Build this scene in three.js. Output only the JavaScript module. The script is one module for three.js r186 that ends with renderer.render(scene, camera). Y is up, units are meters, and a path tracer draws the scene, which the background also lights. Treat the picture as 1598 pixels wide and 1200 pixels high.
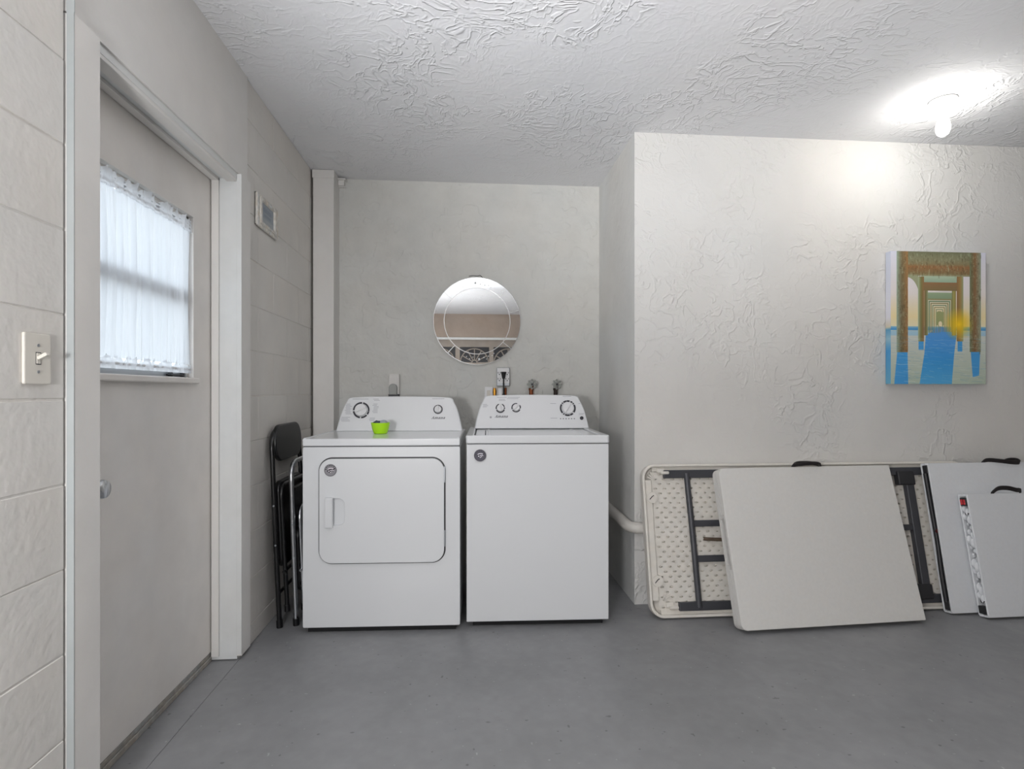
import * as THREE from 'three';
import { RoundedBoxGeometry } from 'three/addons/geometries/RoundedBoxGeometry.js';
import { mergeGeometries } from 'three/addons/utils/BufferGeometryUtils.js';

// ---------------------------------------------------------------- camera, sky, exposure
const scene = new THREE.Scene();
const YAW = Math.atan(70 / 860), EYE = 1.127;
const camera = new THREE.PerspectiveCamera(2 * Math.atan(600 / 860) * 180 / Math.PI, 1598 / 1200, 0.05, 60);
camera.position.set(0, EYE, 0);
camera.rotation.y = -YAW;
camera.setViewOffset(1598, 1200, 0, -11, 1598, 1200);
camera.updateProjectionMatrix();
scene.add(camera);
scene.background = new THREE.Color().setRGB(0.80, 0.91, 1.0);
scene.backgroundIntensity = 2.5;
const renderer = new THREE.WebGLRenderer({ antialias: true });
renderer.toneMapping = THREE.LinearToneMapping;
renderer.toneMappingExposure = 1.11;
renderer.shadowMap.enabled = true;
const BULB_CD = 0.30, FILL_UP_CD = 24, FILL_GLOW_CD = 6.9;

// ---------------------------------------------------------------- helpers
let seed = 7;
const rnd = () => { seed = (seed * 1664525 + 1013904223) >>> 0; return seed / 4294967296; };
const R = (a, b) => a + (b - a) * rnd();
const used = {};
const numbered = (n) => { const k = used[n] = (used[n] ?? -1) + 1; return k ? `${n}_${String(k).padStart(3, '0')}` : n; };
const V = (x, y, z) => new THREE.Vector3(x, y, z);
function flat(g) { const o = g.index ? g.toNonIndexed() : g; for (const k of Object.keys(o.attributes)) if (!['position', 'normal', 'uv'].includes(k)) o.deleteAttribute(k); return o; }
function merge(list) { return list.length === 1 ? list[0] : mergeGeometries(list.map(flat), false); }
function uvm(g0, [du, dv] = [0, 0]) {                            // uv in metres, by the way each face points
  const g = flat(g0), p = g.attributes.position, u = new Float32Array(p.count * 2);
  const a = V(), b = V(), c = V(), n = V();
  for (let i = 0; i < p.count; i += 3) {
    a.fromBufferAttribute(p, i); b.fromBufferAttribute(p, i + 1); c.fromBufferAttribute(p, i + 2);
    n.copy(b).sub(a).cross(c.clone().sub(a)); const x = Math.abs(n.x), y = Math.abs(n.y), z = Math.abs(n.z);
    [a, b, c].forEach((q, k) => { const [s, t] = x > y && x > z ? [q.z, q.y] : y > z ? [q.x, q.z] : [q.x, q.y]; u[(i + k) * 2] = s + du; u[(i + k) * 2 + 1] = t + dv; });
  }
  g.setAttribute('uv', new THREE.BufferAttribute(u, 2)); return g;
}
function part(name, geo, mat, parent, label) {
  const m = new THREE.Mesh(Array.isArray(geo) ? merge(geo) : geo, mat);
  m.name = name; m.castShadow = m.receiveShadow = true; parent.add(m);
  if (label) m.userData.label = label;
  return m;
}
function group(name, label, category, [x, y, z] = [0, 0, 0], ry = 0) {
  const o = new THREE.Group(); o.name = numbered(name); o.position.set(x, y, z); o.rotation.y = ry;
  o.userData = { label, category }; scene.add(o); return o;
}
function single(name, geo, mat, label, category, pos, ry = 0) {
  const m = part(numbered(name), geo, mat, scene); m.userData = { label, category };
  if (pos) m.position.set(...pos); m.rotation.y = ry; return m;
}
function struct(name, geo, mat, label, parent = scene) {
  const m = part(parent === scene ? numbered(name) : name, geo, mat, parent);
  if (parent === scene) { m.userData.kind = 'structure'; if (label) m.userData.label = label; }
  return m;
}
const bx = (x0, x1, y0, y1, z0, z1, r = 0) => {
  const w = x1 - x0, h = y1 - y0, d = z1 - z0;
  const g = r ? new RoundedBoxGeometry(w, h, d, 2, Math.min(r, w / 2.01, h / 2.01, d / 2.01)) : new THREE.BoxGeometry(w, h, d);
  return g.translate((x0 + x1) / 2, (y0 + y1) / 2, (z0 + z1) / 2);
};
const cyl = (r0, r1, h, n = 24) => new THREE.CylinderGeometry(r0, r1, h, n);
const tube = (pts, r, seg = 48, rs = 12, tension = 0.5, closed = false) => new THREE.TubeGeometry(new THREE.CatmullRomCurve3(pts.map((p) => V(...p)), closed, 'catmullrom', tension), seg, r, rs, closed);
function bentTube(pts, r, bend, rs = 12) {                        // straight runs joined by round bends
  const P = pts.map((p) => V(...p)), path = new THREE.CurvePath(); let from = P[0];
  for (let i = 1; i < P.length - 1; i++) {
    const a = P[i].clone().add(P[i - 1].clone().sub(P[i]).setLength(bend)), b = P[i].clone().add(P[i + 1].clone().sub(P[i]).setLength(bend));
    path.add(new THREE.LineCurve3(from, a)); path.add(new THREE.QuadraticBezierCurve3(a, P[i], b)); from = b;
  }
  path.add(new THREE.LineCurve3(from, P[P.length - 1]));
  const out = []; path.curves.forEach((c, i) => { const n = c.isLineCurve3 ? 6 : 8; for (let k = i ? 1 : 0; k <= n; k++) out.push(c.getPoint(k / n)); });
  const g = new THREE.TubeGeometry(new THREE.CatmullRomCurve3(out, false, 'catmullrom', 0.01), out.length * 2, r, rs);
  return g;
}
function rrect(w, h, r, x = 0, y = 0, S = new THREE.Shape()) {    // rounded rectangle from corner x,y
  S.moveTo(x + r, y); S.lineTo(x + w - r, y); S.absarc(x + w - r, y + r, r, -Math.PI / 2, 0); S.lineTo(x + w, y + h - r);
  S.absarc(x + w - r, y + h - r, r, 0, Math.PI / 2); S.lineTo(x + r, y + h); S.absarc(x + r, y + h - r, r, Math.PI / 2, Math.PI);
  S.lineTo(x, y + r); S.absarc(x + r, y + r, r, Math.PI, 1.5 * Math.PI); return S;
}
const ext = (shape, depth, bevel = 0, curve = 10) => new THREE.ExtrudeGeometry(shape, { depth: depth - 2 * bevel, bevelEnabled: bevel > 0, bevelSize: bevel, bevelOffset: -bevel, bevelThickness: bevel, bevelSegments: 3, curveSegments: curve }).translate(0, 0, bevel);
function strapGeo(pts, across, t) {                               // a flat strap: rectangle swept along a curve, `across` its width vector
  const c = new THREE.CatmullRomCurve3(pts.map((p) => V(...p))), n = 28, A = V(...across), pos = [], idx = [];
  for (let i = 0; i <= n; i++) {
    const p = c.getPoint(i / n), tg = c.getTangent(i / n), nn = tg.clone().cross(A).setLength(t / 2);
    for (const [s, q] of [[-.5, -1], [.5, -1], [.5, 1], [-.5, 1]]) pos.push(p.x + A.x * s + nn.x * q, p.y + A.y * s + nn.y * q, p.z + A.z * s + nn.z * q);
    if (i) for (let k = 0; k < 4; k++) { const a = (i - 1) * 4 + k, b = (i - 1) * 4 + (k + 1) % 4; idx.push(a, b, a + 4, b, b + 4, a + 4); }
  }
  idx.push(0, 2, 1, 0, 3, 2); const e = n * 4; idx.push(e, e + 1, e + 2, e, e + 2, e + 3);
  const g = new THREE.BufferGeometry(); g.setAttribute('position', new THREE.Float32BufferAttribute(pos, 3)); g.setIndex(idx);
  const o = g.toNonIndexed(); o.computeVertexNormals(); return uvm(o);
}

function flipZ(g0, dz) { const g = flat(g0.clone()), p = g.attributes.position, n = p.count; const a = p.array; for (let i = 0; i < n; i++) a[i * 3 + 2] *= -1; for (let i = 0; i < n; i += 3) for (let k = 0; k < 3; k++) { const t = a[(i + 1) * 3 + k]; a[(i + 1) * 3 + k] = a[(i + 2) * 3 + k]; a[(i + 2) * 3 + k] = t; } g.translate(0, 0, dz); g.computeVertexNormals(); return uvm(g); }

// ---------------------------------------------------------------- computed textures
function lattice(s) { const a = new Float32Array(65536); let q = s; for (let i = 0; i < 65536; i++) { q = (q * 1664525 + 1013904223) >>> 0; a[i] = q / 2147483648 - 1; } return a; }
const LAT = lattice(91);
function pn(x, y, per, off = 0) {                                 // tileable value noise, period `per` cells
  const xi = Math.floor(x), yi = Math.floor(y); let fx = x - xi, fy = y - yi; fx = fx * fx * (3 - 2 * fx); fy = fy * fy * (3 - 2 * fy);
  const m = (v) => ((v % per) + per) % per, x0 = m(xi), x1 = m(xi + 1), y0 = m(yi), y1 = m(yi + 1), h = (i, j) => LAT[(i * 251 + j * 7919 + off * 131) & 65535];
  const a = h(x0, y0), b = h(x1, y0), c = h(x0, y1), d = h(x1, y1); return a + (b - a) * fx + (c - a + (a - b - c + d) * fx) * fy;
}
const fbm = (u, v, f, oct, off) => { let s = 0, a = 0.5, p = f; for (let o = 0; o < oct; o++) { s += a * pn(u * p, v * p, p, off + o); a *= 0.5; p *= 2; } return s; };
const sm = (a, b, x) => { const t = Math.min(1, Math.max(0, (x - a) / (b - a))); return t * t * (3 - 2 * t); };
function dataTex(n, fn, metres, colour = false) {
  const d = new Uint8Array(n * n * 4);
  for (let j = 0; j < n; j++) for (let i = 0; i < n; i++) {
    const c = fn(i / n, j / n), k = (j * n + i) * 4;
    if (Array.isArray(c)) { d[k] = c[0] * 255; d[k + 1] = c[1] * 255; d[k + 2] = c[2] * 255; } else d[k] = d[k + 1] = d[k + 2] = Math.min(1, Math.max(0, c)) * 255;
    d[k + 3] = 255;
  }
  const t = new THREE.DataTexture(d, n, n); t.wrapS = t.wrapT = THREE.RepeatWrapping; t.magFilter = THREE.LinearFilter; t.minFilter = THREE.LinearMipmapLinearFilter; t.generateMipmaps = true;
  if (colour) t.colorSpace = THREE.SRGBColorSpace; t.repeat.set(1 / metres, 1 / metres); t.needsUpdate = true; return t;
}
const trowel = (off, f, sx, sy) => (u, v) => {                     // skip-trowelled plaster: short dragged smears, each with one crisp lip
  const wx = fbm(u, v, 18, 3, off + 40) * 0.028, wy = fbm(u, v, 18, 3, off + 60) * 0.028, U = u + wx, W = v + wy, dir = sm(-0.1, 0.1, fbm(u, v, 7, 2, off + 100));
  const lip = (n, c) => sm(c, c + 0.04, n) * (1 - sm(c + 0.04, c + 0.24, n));
  const a = lip(fbm(U * sx, W * sy, f, 4, off), 0.03), b = lip(fbm(U * sy, W * sx, f, 4, off + 150), 0.05), c = lip(fbm(U, W, f * 2, 3, off + 20), 0.08);
  const patch = sm(-0.22, 0.16, fbm(u, v, 7, 3, off + 80));
  return 0.33 + (0.30 * (a * dir + b * (1 - dir)) + 0.16 * c) * (0.22 + 0.78 * patch) + 0.05 * fbm(u, v, 160, 2, off + 9) + 0.16 * fbm(u, v, 10, 4, off + 5);
};
const wallBump = dataTex(1024, trowel(3, 36, 1, 1), 2.6);
const ceilBump = dataTex(1024, trowel(200, 34, 1, 2), 2.7);
const fineBump = dataTex(512, (u, v) => 0.5 + 0.5 * fbm(u, v, 24, 5, 300) + 0.25 * sm(0.12, 0.2, fbm(u, v, 14, 3, 330)), 1.3);
const blockBump = dataTex(512, (u, v) => 0.5 + 0.4 * fbm(u, v, 60, 3, 420) + 0.3 * fbm(u, v, 10, 2, 440), 0.9);
const mottle = (base, amp, off, metres, f = 8) => dataTex(512, (u, v) => { const k = fbm(u, v, f, 4, off) * amp, w = fbm(u, v, f / 2, 2, off + 30) * amp * 0.35; return base.map((b, i) => Math.min(1, Math.max(0, b + k + [w, 0, -w][i]))); }, metres, true);
const floorMap = dataTex(1024, (u, v) => {
  const k = 0.05 * fbm(u, v, 5, 5, 500) + 0.025 * fbm(u, v, 64, 3, 520), s = fbm(u, v, 150, 2, 540), sp = sm(0.60, 0.66, s) * 0.12, dk = sm(0.57, 0.62, fbm(u, v, 110, 2, 570)) * 0.12;
  return [0.538 + k + sp - dk, 0.541 + k + sp - dk, 0.548 + k + sp - dk];
}, 2.2, true);
const floorRough = dataTex(512, (u, v) => 0.42 + 0.22 * fbm(u, v, 7, 4, 610), 1.7);

// ---------------------------------------------------------------- materials
const S = (o) => new THREE.MeshStandardMaterial(o), P = (o) => new THREE.MeshPhysicalMaterial(o);
const M = {
  plaster: S({ map: mottle([0.858, 0.852, 0.838], 0.02, 11, 1.9), bumpMap: wallBump, bumpScale: 0.0085, roughness: 0.72 }),
  alcove: S({ map: mottle([0.825, 0.823, 0.805], 0.022, 17, 1.4, 16), bumpMap: fineBump, bumpScale: 0.008, roughness: 0.75 }),
  alcoveSide: S({ map: mottle([0.85, 0.85, 0.84], 0.03, 21, 1.4), bumpMap: fineBump, bumpScale: 0.004, roughness: 0.7 }),
  ceiling: S({ map: mottle([0.875, 0.877, 0.885], 0.014, 31, 2.1), bumpMap: ceilBump, bumpScale: 0.010, roughness: 0.8 }),
  block: S({ map: mottle([0.865, 0.85, 0.828], 0.022, 41, 1.1), bumpMap: blockBump, bumpScale: 0.0016, roughness: 0.62 }),
  joint: S({ map: mottle([0.855, 0.84, 0.818], 0.03, 45, 0.7), bumpMap: blockBump, bumpScale: 0.002, roughness: 0.7 }),
  panel: S({ map: mottle([0.88, 0.87, 0.855], 0.018, 51, 0.8), bumpMap: blockBump, bumpScale: 0.0005, roughness: 0.55 }),
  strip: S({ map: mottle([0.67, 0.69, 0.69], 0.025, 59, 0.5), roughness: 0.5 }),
  trimWhite: S({ map: mottle([0.85, 0.855, 0.85], 0.02, 57, 0.5), roughness: 0.5 }),
  doorPaint: S({ map: mottle([0.895, 0.88, 0.862], 0.022, 61, 0.6), roughness: 0.5 }),
  sill: S({ map: mottle([0.60, 0.59, 0.565], 0.10, 65, 0.3, 16), roughness: 0.6 }),
  floor: S({ map: floorMap, roughnessMap: floorRough, roughness: 1, bumpMap: fineBump, bumpScale: 0.0007 }),
  concrete: S({ map: mottle([0.62, 0.61, 0.59], 0.05, 71, 1.5), roughness: 0.9 }),
  enamel: P({ color: 0xe1e3e5, roughness: 0.28, clearcoat: 0.5, clearcoatRoughness: 0.12 }),
  whitePlastic: S({ color: 0xe6e6e7, roughness: 0.35 }),
  blackGap: S({ color: 0x17181a, roughness: 0.8 }),
  darkMark: S({ color: 0x2b2a33, roughness: 0.5 }),
  chrome: S({ color: 0xc9ccd0, roughness: 0.22, metalness: 1 }),
  steel: S({ color: 0xa9adb2, roughness: 0.38, metalness: 0.9 }),
  black: S({ color: 0x121214, roughness: 0.34 }),
  vinyl: P({ color: 0x08090b, roughness: 0.38, clearcoat: 0.15, clearcoatRoughness: 0.3 }),
  blackTube: P({ color: 0x08080a, roughness: 0.3, clearcoat: 0.3 }),
  strap: S({ color: 0x1d1718, roughness: 0.62 }),
  tableWarm: S({ map: mottle([0.865, 0.86, 0.845], 0.012, 81, 0.3, 32), bumpMap: blockBump, bumpScale: 0.0004, roughness: 0.5 }),
  tableCool: S({ map: mottle([0.89, 0.90, 0.912], 0.010, 83, 0.3, 32), bumpMap: blockBump, bumpScale: 0.0003, roughness: 0.45 }),
  tableUnder: S({ map: mottle([0.885, 0.868, 0.835], 0.02, 85, 0.3, 16), roughness: 0.5 }),
  rail: S({ color: 0x4b4c51, roughness: 0.42, metalness: 0.25 }),
  railDark: S({ color: 0x2e2e31, roughness: 0.45 }),
  pvc: S({ map: mottle([0.83, 0.815, 0.79], 0.03, 87, 0.25, 12), roughness: 0.5 }),
  copper: S({ color: 0x8a5136, roughness: 0.4, metalness: 0.8 }),
  darkPipe: S({ color: 0x3a302c, roughness: 0.5, metalness: 0.5 }),
  brass: S({ color: 0xd69a3c, roughness: 0.32, metalness: 0.8 }),
  mirror: S({ color: 0xe9ebec, roughness: 0.012, metalness: 1 }),
  mirrorBack: S({ color: 0x55585a, roughness: 0.5 }),
  bevel: P({ color: 0xf4f6f7, roughness: 0.18, metalness: 0.55, clearcoat: 1 }),
  frost: S({ color: 0xdfe2e4, roughness: 0.8 }),
  lime: P({ color: 0xb2ee06, roughness: 0.32, clearcoat: 0.3 }),
  cloth: S({ color: 0x4b5460, roughness: 0.9 }),
  clothPale: S({ color: 0xa7b0b6, roughness: 0.9 }),
  curtain: P({ color: 0xf6f8fb, roughness: 1, transmission: 0.5, thickness: 0, side: THREE.DoubleSide }),
  glass: P({ color: 0xffffff, roughness: 0.02, transmission: 1, thickness: 0 }),
  aluminium: S({ color: 0xb9bcc0, roughness: 0.4, metalness: 0.7 }),
  switchPlate: S({ color: 0xdcd7cd, roughness: 0.42 }),
  distress: S({ map: mottle([0.84, 0.825, 0.795], 0.12, 95, 0.16, 12), bumpMap: blockBump, bumpScale: 0.003, roughness: 0.8 }),
  porcelain: P({ color: 0xf3f2ee, roughness: 0.25, clearcoat: 0.6 }),
  bulb: S({ color: 0xffffff, emissive: 0xfffaf2, emissiveIntensity: 6, roughness: 0.4 }),
  globe: S({ color: 0xffffff, emissive: 0xfffdfb, emissiveIntensity: 4, roughness: 0.4 }),  // glow of the added fill lamp
  garage: S({ map: mottle([0.62, 0.58, 0.54], 0.03, 97, 0.7), roughness: 0.6 }),
  garageWall: S({ map: mottle([0.66, 0.60, 0.55], 0.03, 99, 1.2), bumpMap: fineBump, bumpScale: 0.003, roughness: 0.75 }),
  knobGrey: S({ color: 0x989b96, roughness: 0.32, metalness: 0.45 }),
  red: S({ color: 0xc41824, roughness: 0.35 }),
};
function canvasTex(w, h, draw) { const c = document.createElement('canvas'); c.width = w; c.height = h; const g = c.getContext('2d'); draw(g, w, h); const t = new THREE.CanvasTexture(c); t.colorSpace = THREE.SRGBColorSpace; t.magFilter = THREE.LinearFilter; return t; }

// ---------------------------------------------------------------- room shell (metres; z = -distance from camera)
const H = 2.5, XL = -0.962, ZB = -3.637, ZR = -2.855, XA = 0.883, XR = 4.4, ZF = 2.55;
const prism = (pts, y0, y1) => { const s = new THREE.Shape(); pts.forEach(([x, d], i) => (i ? s.lineTo(x, d) : s.moveTo(x, d))); return new THREE.ExtrudeGeometry(s, { depth: y1 - y0, bevelEnabled: false }).rotateX(-Math.PI / 2).translate(0, y0, 0); };
struct('floor', uvm(merge([bx(-0.9545, XR + 0.2, -0.15, 0, -3.85, ZF + 0.2), bx(-1.17, -0.9545, -0.15, 0, -1.488, ZF + 0.2), bx(-1.17, -0.9545, -0.15, 0, -3.85, -2.417)])), M.floor, 'grey painted concrete floor');
struct('ceiling', uvm(bx(-1.25, XR + 0.2, H, H + 0.15, -3.85, ZF + 0.2)), M.ceiling, 'white trowelled plaster ceiling');
struct('wall_back', uvm(bx(-1.17, 1.02, 0, H, -3.84, ZB)), M.alcove, 'pale grey alcove wall behind the laundry machines');
struct('wall_alcove_right', uvm(prism([[XA, -ZR], [XA + 0.125, -ZR + 0.125], [XA + 0.125, -ZB], [XA, -ZB]], 0, H)), M.alcoveSide, 'short side wall of the alcove right of the washer');
struct('wall_back_right', uvm(prism([[XA, -ZR], [XR, -ZR], [XR, -ZR + 0.125], [XA + 0.125, -ZR + 0.125]], 0, H)), M.plaster, 'rough plaster wall behind the folding tables');
struct('wall_right', uvm(bx(XR, XR + 0.18, 0, H, ZR - 0.13, ZF + 0.2)), M.plaster);

// left wall: backing, painted concrete blocks, furred panel over the door
const D0 = 1.505, D1 = 2.40, DT = 2.04;                           // door opening
const wl = struct('wall_left', uvm(merge([
  bx(-1.16, XL - 0.0022, 0, H, -1.4015, ZF + 0.2), bx(-1.16, XL - 0.06, 0, H, -1.47, -1.39), bx(-1.16, XL - 0.0022, 0, H, -3.637, -D1 - 0.02), bx(-1.16, XL - 0.0022, DT + 0.02, H, -D1 - 0.02, -D0 + 0.02),
])), M.joint, 'painted concrete block wall with the door');
{
  const blockGeo = (w, h) => {                                     // front at x = 0, chamfered rim
    const c = 0.0022, t = 0.0040, a = [[-t, 0, 0], [-t, 0, w], [-t, h, w], [-t, h, 0]], b = [[0, c, c], [0, c, w - c], [0, h - c, w - c], [0, h - c, c]], pos = [];
    const q = (i, j, k, l) => pos.push(...i, ...j, ...k, ...i, ...k, ...l);
    q(b[0], b[3], b[2], b[1]); for (let k = 0; k < 4; k++) { const n = (k + 1) % 4; q(a[k], b[k], b[n], a[n]); }
    const g = new THREE.BufferGeometry(); g.setAttribute('position', new THREE.Float32BufferAttribute(pos, 3)); g.computeVertexNormals(); return g;
  };
  const row = 0.2032, jt = 0.0024, base = 1.312 - 7 * row;
  const course = (dA, dB) => {
    for (let r = 0; r < 13; r++) {
      const y0 = Math.max(0.0, base + r * row), y1 = Math.min(H, base + (r + 1) * row) - jt; if (y1 - y0 < 0.02) continue;
      for (let k = -1; k < 14; k++) {
        const s = -0.4156 + (k + (r % 2) * 0.5) * 0.4064, d0 = Math.max(dA, s), d1 = Math.min(dB, s + 0.4064 - 0.0008); if (d1 - d0 < 0.03) continue;
        const g = uvm(blockGeo(d1 - d0, y1 - y0).translate(XL + R(-0.0006, 0.0006), y0 + R(-0.001, 0.001), -d1), [k * 0.13, r * 0.37]); g.computeVertexNormals();
        const m = part('block', g, M.block, wl);
      }
    }
  };
  course(0.2, 1.402); course(2.497, 3.632);
  part('header_panel', uvm(bx(XL - 0.01, XL + 0.005, DT + 0.004, H, -2.494, -1.41)), M.panel, wl, 'flat painted board above the door');
}
// door frame
const DR = struct('trim_1', uvm(bx(XL - 0.02, XL + 0.018, 0.012, DT, -1.505, -1.41, 0.002)), M.panel, 'door casing board beside the light switch');
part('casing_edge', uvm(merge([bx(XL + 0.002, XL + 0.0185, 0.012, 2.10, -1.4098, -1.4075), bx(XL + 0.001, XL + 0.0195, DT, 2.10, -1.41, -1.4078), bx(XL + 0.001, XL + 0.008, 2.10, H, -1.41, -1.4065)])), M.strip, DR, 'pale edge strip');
const CA = struct('trim_2', uvm(bx(XL - 0.02, XL + 0.018, 0.016, DT, -2.494, -D1 - 0.0005, 0.002)), M.panel, 'door casing board nearer the laundry machines');
part('casing_edge', uvm(bx(XL, XL + 0.018, 0.025, DT, -D1 - 0.0005, -D1 + 0.003)), M.trimWhite, CA);
const JB = struct('trim_3', uvm(merge([bx(-1.12, XL - 0.001, 0.004, DT, -D1 - 0.02, -D1, 0.001), bx(-1.12, XL - 0.001, 0.004, DT, -D0, -D0 + 0.02), bx(-1.12, XL - 0.001, DT - 0.02, DT + 0.02, -D1, -D0)])), M.trimWhite, 'door jamb lining');
part('door_stop', uvm(merge([bx(-1.062, -1.033, 0.02, DT - 0.02, -D1, -D1 + 0.013, 0.002), bx(-1.062, -1.033, 0.02, DT - 0.02, -D0 - 0.013, -D0), bx(-1.062, -1.033, DT - 0.033, DT - 0.02, -D1, -D0, 0.002)])), M.panel, JB);
part('head_moulding', uvm(merge([bx(-1.005, XL - 0.002, DT - 0.032, DT - 0.019, -D1 + 0.001, -D0 - 0.001, 0.002)])), M.panel, JB);
const SL = struct('trim_4', uvm(merge([bx(-1.20, -1.064, 0, 0.020, -D1, -D0, 0.003), bx(-1.20, -1.067, 0.021, 0.038, -D1, -D0, 0.003)])), M.sill, 'worn wooden door sill');
part('sill_slab', uvm(bx(-1.20, -0.9565, -0.15, -0.0005, -2.4165, -1.4885)), M.floor, SL);

// ---------------------------------------------------------------- door with window
const door = struct('door_1', (() => {
  const s = rrect(D1 - D0 - 0.004, DT - 0.064, 0.004, D0 + 0.002, 0.041); const hole = new THREE.Path(); rrect(0.60, 0.643, 0.004, 1.648, 1.165, hole); s.holes.push(hole);
  return uvm(ext(s, 0.044, 0.001).rotateY(Math.PI / 2).translate(-1.11, 0, 0));
})(), M.doorPaint, 'beige painted flush door with a curtained window');
part('window_casing', uvm(merge([bx(-1.110, -1.086, 1.166, 1.806, -1.662, -1.649), bx(-1.110, -1.086, 1.166, 1.806, -2.247, -2.234), bx(-1.110, -1.086, 1.793, 1.807, -2.247, -1.649), bx(-1.110, -1.086, 1.166, 1.182, -2.247, -1.649)])), M.doorPaint, door);
part('window_ledge', uvm(bx(-1.075, -1.046, 1.158, 1.180, -2.262, -1.636, 0.006)), M.doorPaint, door, 'rounded ledge below the curtain');
{
  const wf = part('window_frame', uvm(merge([bx(-1.108, -1.092, 1.182, 1.20, -2.234, -1.662), bx(-1.108, -1.092, 1.776, 1.793, -2.234, -1.662), bx(-1.108, -1.088, 1.465, 1.515, -2.234, -1.662), bx(-1.108, -1.092, 1.182, 1.793, -1.678, -1.662), bx(-1.108, -1.092, 1.182, 1.793, -2.234, -2.218)])), M.aluminium, door);
  for (const [a, b] of [[1.199, 1.466], [1.514, 1.777]]) part('pane', bx(-1.1015, -1.0985, a, b, -2.2185, -1.6775), M.glass, wf);
  part('window_latch', uvm(merge([bx(-1.093, -1.074, 1.186, 1.192, -2.20, -2.10, 0.002), bx(-1.093, -1.078, 1.183, 1.198, -2.125, -2.112, 0.003), bx(-1.093, -1.078, 1.183, 1.200, -2.208, -2.196, 0.003)])), M.railDark, wf);
  const k = part('door_knob', new THREE.LatheGeometry([[0, 0], [0.031, 0], [0.032, 0.006], [0.014, 0.010], [0.012, 0.024], [0.024, 0.030], [0.0275, 0.042], [0.024, 0.053], [0, 0.056]].map(([a, b]) => new THREE.Vector2(a, b)), 28).rotateZ(-Math.PI / 2).translate(-1.066, 0.852, -1.638), M.chrome, door);
}
{ // curtain gathered on two rods
  const c = group('curtain', 'sheer white gathered curtain over the door window', 'curtain', [-1.068, 1.185, -1.948]);
  const ph = [...Array(9)].map(() => R(0, 6.28)), fr = [11, 17, 23, 31, 41, 57, 73, 97, 131], am = [1, .8, .9, .7, .55, .5, .4, .25, .2];
  const wave = (s, t) => { let v = 0; for (let i = 0; i < 9; i++) v += am[i] * Math.sin(fr[i] * s * 3.1 + ph[i] + t * 1.1 * Math.sin(i * 2.1)); return v; };
  const sheet = (y0, y1, nx, ny, amp, xo = 0, pull = 0) => {
    const pos = [], uv = [], idx = [];
    for (let j = 0; j <= ny; j++) for (let i = 0; i <= nx; i++) {
      const s = i / nx, t = j / ny, mid = Math.sin(Math.PI * t), w = 0.282 - pull * 0.010 * mid * 1.0;
      pos.push(xo + amp(t) * wave(s, t) * 0.42, y0 + (y1 - y0) * t + (pull ? 0 : 0.004 * wave(s, 3) * (t > 0.5 ? 1 : 0)), (0.5 - s) * 2 * w); uv.push(s, t);
      if (i && j) { const a = (j - 1) * (nx + 1) + i - 1; idx.push(a, a + 1, a + nx + 1, a + 1, a + nx + 2, a + nx + 1); }
    }
    const g = new THREE.BufferGeometry(); g.setAttribute('position', new THREE.Float32BufferAttribute(pos, 3)); g.setAttribute('uv', new THREE.Float32BufferAttribute(uv, 2)); g.setIndex(idx); g.computeVertexNormals(); return g;
  };
  part('curtain_cloth', sheet(0.045, 0.560, 420, 20, (t) => 0.0045 + 0.0045 * Math.sin(Math.PI * t), 0, 1), M.curtain, c);
  part('curtain_header', merge([sheet(0.554, 0.586, 420, 6, (t) => 0.0055, 0.006), sheet(0.584, 0.604, 420, 4, (t) => 0.0055 + 0.005 * t, 0.005)]), M.curtain, c, 'ruffled heading');
  part('curtain_hem', sheet(0.012, 0.046, 420, 6, (t) => 0.006, 0.003), M.curtain, c, 'gathered hem on the lower rod');
  for (const y of [0.57, 0.029]) part('curtain_rod', cyl(0.005, 0.005, 0.575, 12).rotateX(Math.PI / 2).translate(-0.004, y, 0), M.whitePlastic, c);
}
struct('ground', uvm(bx(-14, -1.21, -0.25, -0.12, -10, 8)), M.concrete, 'paving outside the door');

// boxed column in the alcove corner and the ledge trim behind it
struct('trim_5', uvm(merge([bx(-0.949, -0.823, 0, H - 0.004, ZB, -3.49, 0.003), bx(-0.953, -0.820, H - 0.052, H - 0.002, ZB, -3.487, 0.002)])), M.panel, 'boxed-in column in the alcove corner');
struct('trim_6', uvm(merge([bx(-0.822, -0.785, H - 0.055, H - 0.018, ZB, -3.60, 0.002), bx(-0.822, -0.772, H - 0.022, H - 0.014, ZB, -3.585), bx(-0.822, -0.78, H - 0.062, H - 0.056, ZB, -3.61)])), M.panel, 'short cornice piece beside the column top');

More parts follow.
